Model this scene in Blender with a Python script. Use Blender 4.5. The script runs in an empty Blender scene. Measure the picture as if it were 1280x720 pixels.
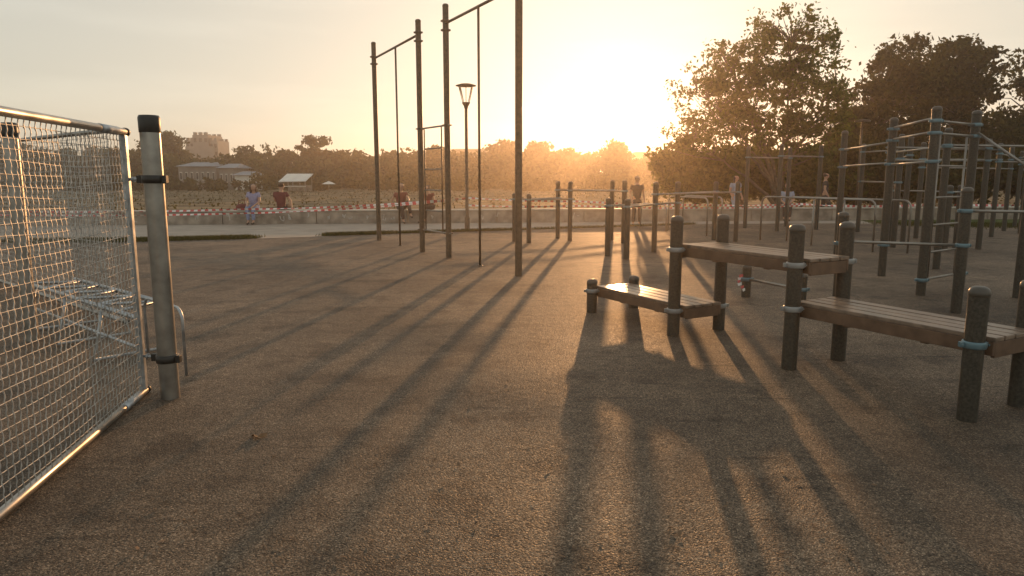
import bpy, bmesh, math, random
import numpy as np
from mathutils import Vector, Matrix

S = bpy.context.scene
C = S.collection
R = math.radians
rng = np.random.default_rng(7)
random.seed(7)

# ------------------------------------------------------------------ camera
cam = bpy.data.objects.new('camera', bpy.data.cameras.new('camera'))
C.objects.link(cam)
cam.location = (0, 0, 1.5)
cam.rotation_euler = (R(90 - 8.9), 0, 0)
cam.data.sensor_width = 36
cam.data.lens = 36 * 880 / 1280
cam.data.clip_start = 0.05
cam.data.clip_end = 3000
S.camera = cam
S.render.resolution_x, S.render.resolution_y = 1024, 576

# ------------------------------------------------------------------ sun, sky, exposure
SUN_EL, SUN_AZ = R(5.4), R(8.5)
sun_dir = Vector((math.sin(SUN_AZ) * math.cos(SUN_EL), math.cos(SUN_AZ) * math.cos(SUN_EL), math.sin(SUN_EL)))
sl = bpy.data.lights.new('sun', 'SUN')
sl.energy = 2.95
sl.angle = R(0.6)
sl.color = (1.0, 0.50, 0.20)
sun = bpy.data.objects.new('sun', sl)
C.objects.link(sun)
sun.rotation_euler = sun_dir.to_track_quat('Z', 'Y').to_euler()
sun.location = (30, 200, 30)

W = bpy.data.worlds.new('World')
S.world = W
W.use_nodes = True
wn, wl = W.node_tree.nodes, W.node_tree.links
sky = wn.new('ShaderNodeTexSky')
sky.sky_type = 'NISHITA'
sky.sun_disc = False
sky.sun_elevation = SUN_EL
sky.sun_rotation = SUN_AZ
sky.altitude = 50
sky.air_density = 0.9
sky.dust_density = 1.6
sky.ozone_density = 1.0
hs = wn.new('ShaderNodeHueSaturation')
hs.inputs['Saturation'].default_value = 0.80
wl.new(sky.outputs[0], hs.inputs['Color'])
tint = wn.new('ShaderNodeMix'); tint.data_type = 'RGBA'; tint.blend_type = 'MULTIPLY'
tint.inputs['Factor'].default_value = 1.0
tint.inputs[7].default_value = (2.88, 2.76, 2.42, 1)
gm = wn.new('ShaderNodeGamma'); gm.inputs['Gamma'].default_value = 0.25
wl.new(hs.outputs[0], gm.inputs[0]); wl.new(gm.outputs[0], tint.inputs[6])
# the bright aureole round the low sun
tcw = wn.new('ShaderNodeTexCoord')
nrmw = wn.new('ShaderNodeVectorMath'); nrmw.operation = 'NORMALIZE'; wl.new(tcw.outputs['Generated'], nrmw.inputs[0])
dt = wn.new('ShaderNodeVectorMath'); dt.operation = 'DOT_PRODUCT'; dt.inputs[1].default_value = sun_dir; wl.new(nrmw.outputs[0], dt.inputs[0])
mxm = wn.new('ShaderNodeMath'); mxm.operation = 'MAXIMUM'; mxm.inputs[1].default_value = 0.0; wl.new(dt.outputs['Value'], mxm.inputs[0])
mpw = wn.new('ShaderNodeMapping'); mpw.inputs['Scale'].default_value = (1.6, 1.6, 13); mpw.inputs['Rotation'].default_value = (.06, .05, 0)
wl.new(nrmw.outputs[0], mpw.inputs[0])
cl_ = wn.new('ShaderNodeTexNoise'); cl_.inputs['Scale'].default_value = 1.7; cl_.inputs['Detail'].default_value = 6; wl.new(mpw.outputs[0], cl_.inputs['Vector'])
cr_ = wn.new('ShaderNodeMapRange'); cr_.inputs[1].default_value = .45; cr_.inputs[2].default_value = .75; cr_.inputs[3].default_value = .965; cr_.inputs[4].default_value = 1.07
wl.new(cl_.outputs['Fac'], cr_.inputs[0])
cs_ = wn.new('ShaderNodeVectorMath'); cs_.operation = 'SCALE'; wl.new(tint.outputs[2], cs_.inputs[0]); wl.new(cr_.outputs[0], cs_.inputs['Scale'])   # thin streaks of high cloud
prev = cs_.outputs[0]
for pw_, amp in ((1600, (14, 12, 8)), (30, (.35, .33, .18))):
    pn_ = wn.new('ShaderNodeMath'); pn_.operation = 'POWER'; pn_.inputs[1].default_value = pw_; wl.new(mxm.outputs[0], pn_.inputs[0])
    sc_ = wn.new('ShaderNodeVectorMath'); sc_.operation = 'SCALE'; sc_.inputs[0].default_value = amp; wl.new(pn_.outputs[0], sc_.inputs['Scale'])
    ad_ = wn.new('ShaderNodeVectorMath'); ad_.operation = 'ADD'; wl.new(prev, ad_.inputs[0]); wl.new(sc_.outputs[0], ad_.inputs[1]); prev = ad_.outputs[0]
wl.new(prev, wn['Background'].inputs['Color'])
wn['Background'].inputs['Strength'].default_value = 0.15

S.view_settings.view_transform = 'Standard'
S.view_settings.look = 'None'
S.view_settings.gamma = 1
S.view_settings.exposure = 0.25
S.cycles.max_bounces = 8
S.cycles.transparent_max_bounces = 12
S.cycles.volume_bounces = 0
S.cycles.use_denoising = True
S.cycles.sample_clamp_indirect = 4

# ------------------------------------------------------------------ materials
def mat(name, col, rough=0.6, metal=0.0, var=0.12, scale=6, bump=0.0, bscale=60, spec=0.5, col2=None, island=0.0):
    m = bpy.data.materials.new(name); m.use_nodes = True
    n, l = m.node_tree.nodes, m.node_tree.links
    b = n['Principled BSDF']
    b.inputs['Roughness'].default_value = rough
    b.inputs['Metallic'].default_value = metal
    b.inputs['Specular IOR Level'].default_value = spec
    tc = n.new('ShaderNodeTexCoord')
    nz = n.new('ShaderNodeTexNoise'); nz.inputs['Scale'].default_value = scale; nz.inputs['Detail'].default_value = 6
    l.new(tc.outputs['Object'], nz.inputs['Vector'])
    rp = n.new('ShaderNodeValToRGB')
    c1 = [c * (1 - var * 1.5) for c in col]; c2 = [min(1, c * (1 + var * 1.5)) for c in (col2 or col)]
    rp.color_ramp.elements[0].position = 0.32; rp.color_ramp.elements[1].position = 0.68
    rp.color_ramp.elements[0].color = (*c1, 1); rp.color_ramp.elements[1].color = (*c2, 1)
    l.new(nz.outputs['Fac'], rp.inputs['Fac'])
    out = rp.outputs[0]
    if island:
        ge = n.new('ShaderNodeNewGeometry')
        hv = n.new('ShaderNodeHueSaturation')
        mr = n.new('ShaderNodeMapRange'); mr.inputs[3].default_value = 1 - island; mr.inputs[4].default_value = 1 + island
        l.new(ge.outputs['Random Per Island'], mr.inputs[0]); l.new(mr.outputs[0], hv.inputs['Value'])
        l.new(out, hv.inputs['Color']); out = hv.outputs[0]
    l.new(out, b.inputs['Base Color'])
    rr = n.new('ShaderNodeMapRange'); rr.inputs[3].default_value = max(0.03, rough - 0.1); rr.inputs[4].default_value = min(1, rough + 0.12)
    l.new(nz.outputs['Fac'], rr.inputs[0]); l.new(rr.outputs[0], b.inputs['Roughness'])
    if bump:
        bz = n.new('ShaderNodeTexNoise'); bz.inputs['Scale'].default_value = bscale; bz.inputs['Detail'].default_value = 4
        l.new(tc.outputs['Object'], bz.inputs['Vector'])
        bp = n.new('ShaderNodeBump'); bp.inputs['Strength'].default_value = bump; bp.inputs['Distance'].default_value = 0.01
        l.new(bz.outputs['Fac'], bp.inputs['Height']); l.new(bp.outputs[0], b.inputs['Normal'])
    return m

def leafmat(name, col, trans=0.45):
    m = bpy.data.materials.new(name); m.use_nodes = True
    n, l = m.node_tree.nodes, m.node_tree.links
    n.remove(n['Principled BSDF'])
    ge = n.new('ShaderNodeNewGeometry'); rp = n.new('ShaderNodeValToRGB')
    rp.color_ramp.elements[0].color = (*[c * 0.55 for c in col], 1)
    rp.color_ramp.elements[1].color = (col[0] * 1.6, col[1] * 1.4, col[2] * 1.2, 1)
    l.new(ge.outputs['Random Per Island'], rp.inputs[0])
    d = n.new('ShaderNodeBsdfDiffuse'); t = n.new('ShaderNodeBsdfTranslucent'); mx = n.new('ShaderNodeMixShader')
    mx.inputs[0].default_value = trans
    l.new(rp.outputs[0], d.inputs[0]); l.new(rp.outputs[0], t.inputs[0])
    l.new(d.outputs[0], mx.inputs[1]); l.new(t.outputs[0], mx.inputs[2])
    l.new(mx.outputs[0], n['Material Output'].inputs[0])
    return m

def rubber():
    m = bpy.data.materials.new('rubber_granulate'); m.use_nodes = True
    n, l = m.node_tree.nodes, m.node_tree.links
    b = n['Principled BSDF']
    tc = n.new('ShaderNodeTexCoord')
    def vor(sc_):
        x = n.new('ShaderNodeTexVoronoi'); x.inputs['Scale'].default_value = sc_; l.new(tc.outputs['Object'], x.inputs['Vector']); return x
    def noi(sc_, det, rg=.55, vec=None):
        x = n.new('ShaderNodeTexNoise'); x.inputs['Scale'].default_value = sc_; x.inputs['Detail'].default_value = det; x.inputs['Roughness'].default_value = rg
        l.new(vec or tc.outputs['Object'], x.inputs['Vector']); return x
    def rng_(src, a, b_, c, d):
        x = n.new('ShaderNodeMapRange'); x.inputs[1].default_value = a; x.inputs[2].default_value = b_; x.inputs[3].default_value = c; x.inputs[4].default_value = d
        l.new(src, x.inputs[0]); return x.outputs[0]
    def mul(a, b_):
        x = n.new('ShaderNodeMath'); x.operation = 'MULTIPLY'; l.new(a, x.inputs[0]); l.new(b_, x.inputs[1]); return x.outputs[0]
    vo, vo2 = vor(185), vor(90)
    big, med, blot = noi(.45, 8, .62), noi(7, 6), noi(2.2, 4, .5)
    sp = n.new('ShaderNodeSeparateColor'); l.new(vo.outputs['Color'], sp.inputs[0])
    sp2 = n.new('ShaderNodeSeparateColor'); l.new(vo2.outputs['Color'], sp2.inputs[0])
    rp = n.new('ShaderNodeValToRGB'); e = rp.color_ramp.elements
    e[0].position = 0; e[0].color = (0.024, 0.017, 0.012, 1); e[1].position = 1; e[1].color = (0.36, 0.27, 0.19, 1)  # sparse brightest granules are glints painted into the grain colour
    for p_, c_ in ((.45, (0.098, 0.071, 0.047)), (.80, (0.155, 0.114, 0.080)), (.93, (0.235, .175, .12))):
        k = e.new(p_); k.color = (*c_, 1)
    l.new(sp.outputs[0], rp.inputs[0])
    f = mul(rng_(big.outputs['Fac'], .34, .66, .55, 1.42), rng_(med.outputs['Fac'], .3, .7, .92, 1.36))
    f = mul(f, rng_(sp2.outputs[1], 0, 1, .70, 1.3))
    f = mul(f, rng_(blot.outputs['Fac'], .54, .64, 1.0, .62))      # blotchy wear patches
    mp = n.new('ShaderNodeMapping'); mp.inputs['Scale'].default_value = (1.2, 9, 1); mp.inputs['Rotation'].default_value = (0, 0, .25)
    l.new(tc.outputs['Object'], mp.inputs[0]); scf = noi(1.3, 5, .6, mp.outputs[0])
    f = mul(f, rng_(scf.outputs['Fac'], .58, .70, 1.0, .5))        # scuffs
    vm = n.new('ShaderNodeVectorMath'); vm.operation = 'SCALE'
    l.new(rp.outputs[0], vm.inputs[0]); l.new(f, vm.inputs['Scale'])
    l.new(vm.outputs[0], b.inputs['Base Color'])
    l.new(rng_(sp.outputs[1], 0, 1, .55, .95), b.inputs['Roughness'])
    b.inputs['Specular IOR Level'].default_value = 0.34
    def bump(src, st, di, inv, prev=None):
        x = n.new('ShaderNodeBump'); x.inputs['Strength'].default_value = st; x.inputs['Distance'].default_value = di; x.invert = inv
        l.new(src, x.inputs['Height'])
        if prev: l.new(prev, x.inputs['Normal'])
        return x.outputs[0]
    o = bump(med.outputs['Fac'], .5, .02, False); o = bump(vo2.outputs['Distance'], .6, .006, True, o); o = bump(vo.outputs['Distance'], .55, .004, True, o)
    l.new(o, b.inputs['Normal'])
    return m

M = {}
M['rubber'] = rubber()
M['field'] = mat('dry_grass_field', (0.14, 0.115, 0.075), 0.9, var=0.3, scale=0.4, bump=0.6, bscale=30, col2=(0.18, 0.145, 0.095), spec=0.05)
M['path'] = mat('pale_paving', (0.35, 0.30, 0.25), 0.85, var=0.12, scale=1.5, bump=0.2, bscale=40)
M['grass'] = leafmat('grass_blades', (0.075, 0.085, 0.03), 0.4)
M['grassg'] = mat('green_turf', (0.07, 0.09, 0.028), 0.95, var=0.3, scale=2, bump=0.5, bscale=60, spec=0.1)
M['post'] = mat('dark_speckled_powder_coat', (0.044, 0.040, 0.030), 0.45, var=0.35, scale=60, bump=0.08, bscale=90)
M['cap'] = mat('dark_cap', (0.07, 0.062, 0.05), 0.35, var=0.1)
M['clamp'] = mat('pale_blue_metal', (0.13, 0.22, 0.26), 0.38, metal=0.35, var=0.12)
M['clampg'] = mat('pale_grey_metal', (0.30, 0.31, 0.31), 0.38, metal=0.35, var=0.12)
M['bar'] = mat('galvanised_bar', (0.30, 0.285, 0.26), 0.42, metal=0.9, var=0.12)
M['tallpost'] = mat('brown_coated_steel', (0.11, 0.078, 0.05), 0.42, metal=0.15, var=0.2, scale=20)
M['steel'] = mat('brushed_steel', (0.36, 0.345, 0.32), 0.36, metal=0.9, var=0.14, scale=9, bump=0.03, bscale=70)
M['galv'] = mat('galvanised_steel', (0.42, 0.44, 0.46), 0.42, metal=0.8, var=0.2, scale=14)
M['wire'] = mat('woven_wire', (0.47, 0.455, 0.43), 0.5, metal=0.4, var=0.25, scale=20)
M['black'] = mat('black_plastic', (0.025, 0.023, 0.02), 0.45, var=0.2, scale=12)
M['wood'] = mat('brown_deck_board', (0.21, 0.155, 0.115), 0.33, var=0.2, scale=14, bump=0.1, bscale=40)
M['beam'] = mat('red_brown_beam', (0.13, 0.078, 0.048), 0.5, var=0.2, scale=10, bump=0.1)
M['conc'] = mat('stained_concrete', (0.33, 0.28, 0.23), 0.85, var=0.25, scale=3, bump=0.3, bscale=30)
M['cope'] = mat('pale_coping', (0.5, 0.46, 0.40), 0.6, var=0.1, scale=3)
M['graf'] = mat('white_graffiti_paint', (0.55, 0.53, 0.5), 0.7, var=0.15, scale=20)
M['red'] = mat('tape_red', (0.60, 0.10, 0.10), 0.4, var=0.05)
M['white'] = mat('tape_white', (0.8, 0.78, 0.75), 0.4, var=0.04)
M['bark'] = mat('bark', (0.10, 0.075, 0.055), 0.9, var=0.3, scale=8, bump=0.6, bscale=20)
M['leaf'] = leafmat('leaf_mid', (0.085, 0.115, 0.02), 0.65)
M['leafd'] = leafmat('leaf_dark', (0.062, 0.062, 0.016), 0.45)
M['leaff'] = leafmat('leaf_far', (0.065, 0.075, 0.03), 0.4)
M['roofb'] = mat('blue_grey_roof', (0.16, 0.21, 0.26), 0.7, var=0.1, scale=2)
M['wallp'] = mat('pale_render', (0.24, 0.22, 0.20), 0.8, var=0.1, scale=1)
M['wallw'] = mat('white_sheet', (0.68, 0.68, 0.64), 0.6, var=0.06, scale=1)
M['glassd'] = mat('dark_window', (0.05, 0.055, 0.06), 0.15, var=0.1)
M['stone'] = mat('grey_block', (0.22, 0.215, 0.21), 0.8, var=0.1, scale=0.6)
M['skin'] = mat('skin', (0.48, 0.28, 0.19), 0.5, var=0.06)
M['hair'] = mat('brown_hair', (0.08, 0.045, 0.025), 0.5, var=0.2, scale=60)
M['lav'] = mat('lavender_cloth', (0.33, 0.31, 0.46), 0.85, var=0.1, scale=12)
M['jean'] = mat('blue_denim', (0.24, 0.29, 0.45), 0.85, var=0.15, scale=20)
M['maroon'] = mat('maroon_cloth', (0.16, 0.04, 0.038), 0.85, var=0.1, scale=12)
M['darkc'] = mat('dark_cloth', (0.05, 0.04, 0.04), 0.85, var=0.2, scale=12)
M['redc'] = mat('red_cloth', (0.20, 0.055, 0.04), 0.85, var=0.1, scale=12)
M['palec'] = mat('pale_blue_cloth', (0.32, 0.36, 0.46), 0.85, var=0.08, scale=12)
M['shoe'] = mat('shoe_leather', (0.06, 0.045, 0.035), 0.6, var=0.2)
def thin_glass():
    m = bpy.data.materials.new('lamp_glass'); m.use_nodes = True; n, l = m.node_tree.nodes, m.node_tree.links
    n.remove(n['Principled BSDF']); t = n.new('ShaderNodeBsdfTransparent'); g = n.new('ShaderNodeBsdfGlossy'); g.inputs['Roughness'].default_value = .05
    fr = n.new('ShaderNodeFresnel'); fr.inputs[0].default_value = 1.3; mx = n.new('ShaderNodeMixShader')
    l.new(fr.outputs[0], mx.inputs[0]); l.new(t.outputs[0], mx.inputs[1]); l.new(g.outputs[0], mx.inputs[2]); l.new(mx.outputs[0], n['Material Output'].inputs[0]); return m
M['lampglass'] = thin_glass()
M['deadleaf'] = mat('dead_leaf', (0.20, 0.11, 0.05), 0.8, var=0.2, scale=30)

# ------------------------------------------------------------------ object helpers
def link(name, me, m=None, parent=None, kind=None):
    o = bpy.data.objects.new(name, me); C.objects.link(o)
    if m is not None:
        for x in (m if isinstance(m, (list, tuple)) else [m]): me.materials.append(x)
    if parent is not None: o.parent = parent
    if kind: o['kind'] = kind
    return o

def tag(o, label, cat, group=None, kind=None):
    o['label'] = label; o['category'] = cat
    if group: o['group'] = group
    if kind: o['kind'] = kind
    return o

def thing(name, loc, label, cat, group=None):
    o = bpy.data.objects.new(name, None); C.objects.link(o); o.location = loc; o.empty_display_size = 0.2
    return tag(o, label, cat, group)

class MB:
    """collects shapes and links them as one mesh object; world coordinates minus the root's location"""
    def __init__(s, root=None):
        s.bm = bmesh.new(); s.root = root
        r = root
        off = Vector((0, 0, 0))
        while r is not None:
            off += r.location; r = r.parent
        s.off = off
    def tube(s, pts, r, seg=10, caps=True, closed=False):
        pts = [Vector(p) - s.off for p in pts]
        n = len(pts)
        rs = r if isinstance(r, (list, tuple)) else [r] * n
        rings = []
        prev = None
        for i, p in enumerate(pts):
            if closed: t = pts[(i + 1) % n] - pts[i - 1]
            else: t = pts[min(i + 1, n - 1)] - pts[max(i - 1, 0)]
            t.normalize()
            if prev is None:
                a = Vector((0, 0, 1)) if abs(t.z) < 0.9 else Vector((1, 0, 0))
                u = t.cross(a).normalized()
            else:
                u = (prev - t * prev.dot(t)).normalized()
            prev = u
            v = t.cross(u)
            rings.append([s.bm.verts.new(p + (u * math.cos(2 * math.pi * k / seg) + v * math.sin(2 * math.pi * k / seg)) * rs[i]) for k in range(seg)])
        m = n if closed else n - 1
        for i in range(m):
            A, B = rings[i], rings[(i + 1) % n]
            for k in range(seg):
                f = s.bm.faces.new((A[k], A[(k + 1) % seg], B[(k + 1) % seg], B[k])); f.smooth = True
        if caps and not closed:
            s.bm.faces.new(rings[0][::-1]); s.bm.faces.new(rings[-1])
        return s
    def box(s, c, size, ax=None, bevel=0.0):
        """ax: (u,v,w) axes"""
        u, v, w = ax or (Vector((1, 0, 0)), Vector((0, 1, 0)), Vector((0, 0, 1)))
        c = Vector(c) - s.off
        vs = []
        for dz in (-.5, .5):
            for dx, dy in ((-.5, -.5), (.5, -.5), (.5, .5), (-.5, .5)):
                vs.append(s.bm.verts.new(c + u * (size[0] * dx) + v * (size[1] * dy) + w * (size[2] * dz)))
        fs = [s.bm.faces.new([vs[i] for i in q]) for q in ((3, 2, 1, 0), (4, 5, 6, 7), (0, 1, 5, 4), (1, 2, 6, 5), (2, 3, 7, 6), (3, 0, 4, 7))]
        if bevel:
            es = list({e for f in fs for e in f.edges})
            bmesh.ops.bevel(s.bm, geom=es, offset=bevel, segments=2, affect='EDGES', profile=0.5)
        return s
    def lathe(s, c, prof, seg=20, axis=None):
        """prof: (r, z) list from bottom to top about vertical axis at c"""
        c = Vector(c) - s.off
        rings = []
        for r, z in prof:
            if r < 1e-5: rings.append([s.bm.verts.new(c + Vector((0, 0, z)))])
            else: rings.append([s.bm.verts.new(c + Vector((r * math.cos(2 * math.pi * k / seg), r * math.sin(2 * math.pi * k / seg), z))) for k in range(seg)])
        for A, B in zip(rings, rings[1:]):
            for k in range(seg):
                a = [A[k % len(A)], A[(k + 1) % len(A)], B[(k + 1) % len(B)], B[k % len(B)]]
                q = []
                for x in a:
                    if x not in q: q.append(x)
                if len(q) > 2:
                    f = s.bm.faces.new(q); f.smooth = True
        return s
    def poly(s, pts):
        s.bm.faces.new([s.bm.verts.new(Vector(p) - s.off) for p in pts]); return s
    def build(s, name, m, parent='root', kind=None):
        me = bpy.data.meshes.new(name)
        bmesh.ops.recalc_face_normals(s.bm, faces=s.bm.faces[:])
        s.bm.to_mesh(me); s.bm.free()
        o = link(name, me, m, s.root if parent == 'root' else parent, kind)
        return o

def lerp(a, b, t): return Vector(a) * (1 - t) + Vector(b) * t

# ------------------------------------------------------------------ setting: ground, paving, verge
def sheet(name, pts, z, m, kind='structure'):
    b = MB(); b.poly([(x, y, z) for x, y in pts]); o = b.build(name, m, None, kind); return o
sheet('ground', [(-400, -60), (400, -60), (400, 420), (-400, 420)], -0.016, M['field'])
edge = [(-30, 15.6), (-11.88, 16.3), (-9.13, 16.71), (-6.31, 17.61), (-3.65, 18.87), (0.0, 20.32), (2.95, 21.65), (6.3, 23.1), (10.0, 23.6), (13.63, 23.2), (17.0, 22.3), (24, 19.5), (30, 15)]
sheet('play_surface', edge + [(30, -30), (-30, -30)], 0.0, M['rubber'])
wall_y = lambda x: 22.76 + 0.103 * (x + 12.39)
sheet('paved_path', [(-40, 14.5), (-12, 15.5), (-6.3, 16.9), (-3.6, 18.2), (0, 19.7), (6.3, 22.5), (12.0, 23.5), (12.5, wall_y(12.5)), (-40, wall_y(-40))], -0.008, M['path'])
sheet('green_lawn', [(12.4, 21.0), (60, 12), (60, 32), (12.4, wall_y(12.4))], -0.004, M['grassg'])

def grass_patch(name, strips, n, h, m):
    V = []
    for (ax, ay), (bx, by), w, k in strips:
        t = rng.random(k)
        x = ax + (bx - ax) * t + rng.normal(0, w * 0.3, k); y = ay + (by - ay) * t + rng.normal(0, w * 0.42, k)
        V.append(np.stack([x, y, np.zeros(k) - 0.01], 1))
    P = np.concatenate(V); k = len(P)
    a = rng.random(k) * 6.283; hh = h * (0.5 + rng.random(k)); w = 0.006 + 0.006 * rng.random(k)
    d = np.stack([np.cos(a), np.sin(a), 0 * a], 1) * w[:, None]
    tip = P + np.stack([rng.normal(0, .4, k) * hh, rng.normal(0, .4, k) * hh, hh], 1)
    vs = np.stack([P - d, P + d, tip], 1).reshape(-1, 3)
    me = bpy.data.meshes.new(name); me.from_pydata(vs.tolist(), [], np.arange(k * 3).reshape(-1, 3).tolist())
    return link(name, me, m, None, 'stuff')
o = grass_patch('verge_grass', [((-13, 16.5), (-9.1, 17.0), .5, 16000), ((-9.1, 17.0), (-6.6, 17.8), .42, 12000), ((-4.9, 18.6), (-3.4, 19.2), .32, 6000), ((-3.4, 19.2), (0, 20.5), .16, 5000), ((0, 20.5), (6, 23.1), .08, 3000)], 0, 0.07, M['grass'])
tag(o, 'strip of short scrubby grass between the dark play surface and the pale path', 'grass')
o = grass_patch('lawn_grass', [((12.6, 23.0), (30, 19.0), 1.6, 30000)], 0, 0.07, M['grass'])
tag(o, 'green grass beyond the play surface at the far right', 'grass')

b = MB()
for i in range(420):
    y = 2.6 + 13 * random.random() ** 1.6; x = random.uniform(-.75, .75) * y * 1.0; r_ = random.uniform(.004, .013)
    a = random.random() * 6.283
    p = [(x + r_ * math.cos(a + k * 1.57) * (1.6 if k % 2 else .8), y + r_ * math.sin(a + k * 1.57) * (1.6 if k % 2 else .8), .004 + r_ * random.uniform(0, .9)) for k in range(4)]
    b.poly(p[:3]); b.poly([p[0], p[2], p[3]])
o = b.build('ground_litter', mat('dry_crumbs', (0.13, 0.08, 0.045), .8, var=.3, scale=3), None, 'stuff'); tag(o, 'tiny dry crumbs and leaf bits scattered over the dark play surface', 'litter')

# ------------------------------------------------------------------ low concrete wall
wr = thing('concrete_wall', (-2, wall_y(-2), 0), 'long low stained concrete wall with pale coping along the far path', 'wall')
wd = Vector((1, 0.103, 0)).normalized(); wn_ = Vector((-wd.y, wd.x, 0)); UP = Vector((0, 0, 1))
seglen = 3.0
for i in range(-11, 12):
    cx = -2 + i * seglen * wd.x
    c = Vector((cx, wall_y(cx), 0)) + wn_ * 0.2
    b = MB(wr); b.box(c + UP * 0.19, (seglen - 0.02, 0.36, 0.42), (wd, wn_, UP), 0.008); b.build('wall_panel', M['conc'])
    b = MB(wr); b.box(c + UP * 0.425, (seglen - 0.008, 0.42, 0.045), (wd, wn_, UP), 0.01); b.build('coping_slab', M['cope'])
# scrawled letters of graffiti: real thin paint strokes along the face
b = MB(wr)
gx = -12.5
while gx < 2.5:
    if random.random() < (0.75 if -8 < gx < -3.5 else 0.4):
        hgt = random.uniform(0.12, 0.24); wdt = random.uniform(0.06, 0.16); z0 = random.uniform(0.08, 0.16)
        sh = [(0, random.random())]
        for q_ in range(random.randint(4, 8)): sh.append((min(1, max(0, sh[-1][0] + random.uniform(-.3, .5))), min(1, max(0, sh[-1][1] + random.uniform(-.6, .6)))))
        pts = [Vector((gx + p * wdt, wall_y(gx + p * wdt), z0 + q * hgt)) - wn_ * 0.012 for p, q in sh]
        for a_, c_ in zip(pts, pts[1:]):
            d = (c_ - a_)
            if d.length > 1e-3:
                t = d.normalized(); b.box((a_ + c_) / 2 + wn_ * 0.028, (d.length + 0.02, 0.004 + 0.02, 0.024), (t, wn_, wn_.cross(t)))
    gx += random.uniform(0.16, 0.4)
b.build('graffiti', M['graf'])

# ------------------------------------------------------------------ posts with rings and caps
def post(root, xy, h, r=0.057, m='post', cap='cap', rings=(), ringm='clamp', ringr=None, lean=0):
    x, y = xy
    b = MB(root); b.lathe((x, y, 0), [(r, -0.05), (r, h - r * 0.75)], 24); p = b.build('post', M[m])
    b = MB(root); b.lathe((x, y, h - r * 0.75), [(r * 1.005, -0.02), (r * 1.045, -0.018), (r * 1.05, 0.0), (r * 1.0, r * .3), (r * .82, r * .55), (r * .5, r * .7), (0, r * .76)], 24)
    b.build('cap', M[cap], p)
    for z in rings: ring(root, p, (x, y), z, r, ringm)
    return p

def ring(root, p, xy, z, r, ringm='clamp', hh=0.022):
    x, y = xy
    b = MB(root); R1 = r + 0.009
    b.lathe((x, y, z), [(r - .001, -hh), (R1, -hh), (R1 + .003, -hh * .6), (R1 + .003, hh * .6), (R1, hh), (r - .001, hh)], 24)
    for s in (-1, 1):   # bolted ears of the two half shells
        b.box((x + s * (R1 + .012), y, z), (0.026, 0.03, hh * 1.5), None, 0.003)
        b.tube([(x + s * (R1 + .014), y - .024, z), (x + s * (R1 + .014), y + .024, z)], 0.006, 6)
    b.build('collar', M[ringm], p)

def bar(root, a, b_, r=0.017, m='bar', name='bar', seg=10, over=0.0):
    a, b_ = Vector(a), Vector(b_); d = (b_ - a).normalized()
    q = MB(root); q.tube([a - d * over, b_ + d * over], r, seg); return q.build(name, M[m])

# ---- stepped platforms on the right
u = Vector((0.478, -0.878, 0)).normalized(); v = Vector((-u.y, u.x, 0)) ; v = v if v.y > 0 else -v
P0 = Vector((0.90, 7.82, 0)); L = 1.36; Wd = 0.59
br = thing('stepped_benches', P0 + u * 2.0 + v * .3, 'three brown slatted platforms at different heights joined by rounded dark posts', 'exercise benches')
hs_ = [0.38, 1.15, 1.15, 0.85]; lev = [0.275, 0.86, 0.515]
ringz = [(lev[0] - .03,), (lev[0] - .03, lev[1] - .03), (lev[1] - .03, lev[2] - .03), (lev[2] - .03,)]
adj = [0, 0.0, 0.0, 0.0]
for k in range(4):
    for side in (0, 1):
        p = P0 + u * (L * k) + v * (Wd * side)
        post(br, (p.x, p.y), hs_[k], r=0.058, rings=ringz[k], ringm='clamp' if k == 3 else 'clampg')
for k in range(3):
    a = P0 + u * (L * k - 0.03); e = P0 + u * (L * (k + 1) + 0.08)
    if k == 0: a = P0 + u * 0.0
    mid = (a + e) / 2 + v * (Wd / 2); ln = (e - a).length; wd2 = Wd - 0.122; z = lev[k]
    b = MB(br)
    for s in (-1, 1): b.box(mid + v * (s * (wd2 / 2 - 0.012)) + UP * (z - 0.053), (ln, 0.024, 0.088), (u, v, UP), 0.004)
    for t in (-.5, .5): b.box(mid + u * (t * (ln - 0.026)) + UP * (z - 0.062), (0.024, wd2 - 0.05, 0.10), (u, v, UP), 0.004)
    for t in (-.2, .2): b.box(mid + u * (t * ln) + UP * (z - 0.085), (0.05, wd2 - 0.05, 0.05), (u, v, UP))
    deck = b.build('deck_frame', M['beam'])
    npl = 4; pw = (wd2 + 0.01) / npl
    for i in range(npl):
        q = MB(br); q.box(mid + v * ((i - (npl - 1) / 2) * pw) + UP * (z + 0.006 + random.uniform(-.0015, .0015)), (ln + 0.012, pw - 0.018, 0.028), (u, v, UP), 0.005)
        q.build('plank', M['wood'], deck)

# ---- tall climbing frame, left of centre
tr = thing('tall_climbing_frame', (-1.5, 14, 0), 'very tall brown frame of four posts with crossbars, hanging poles and a ladder', 'climbing frame')
T = [(-3.24, 17.15, 4.64), (-1.83, 14.34, 4.55), (-1.20, 13.32, 4.60), (0.10, 10.78, 4.60)]
posts = []
for i, (x, y, h) in enumerate(T):
    posts.append(post(tr, (x, y), h, r=0.055, m='tallpost', cap='tallpost', rings=(4.30, 4.14), ringm='tallpost'))
for i, j, tt in ((0, 1, 0.53), (2, 3, 0.5)):
    a = Vector((T[i][0], T[i][1], 4.26)); e = Vector((T[j][0], T[j][1], 4.26))
    bar(tr, a, e, 0.024, 'tallpost', 'crossbar')
    c = lerp(a, e, tt); b = MB(tr); b.tube([(c.x, c.y, 4.25), (c.x, c.y, -0.03)], 0.021, 12); b.lathe((c.x, c.y, 0), [(0.05, 0), (.05, .012), (.024, .014)], 14)
    b.build('climbing_pole', M['tallpost'])
a = Vector((T[1][0], T[1][1], 0)); e = Vector((T[2][0], T[2][1], 0))
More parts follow.
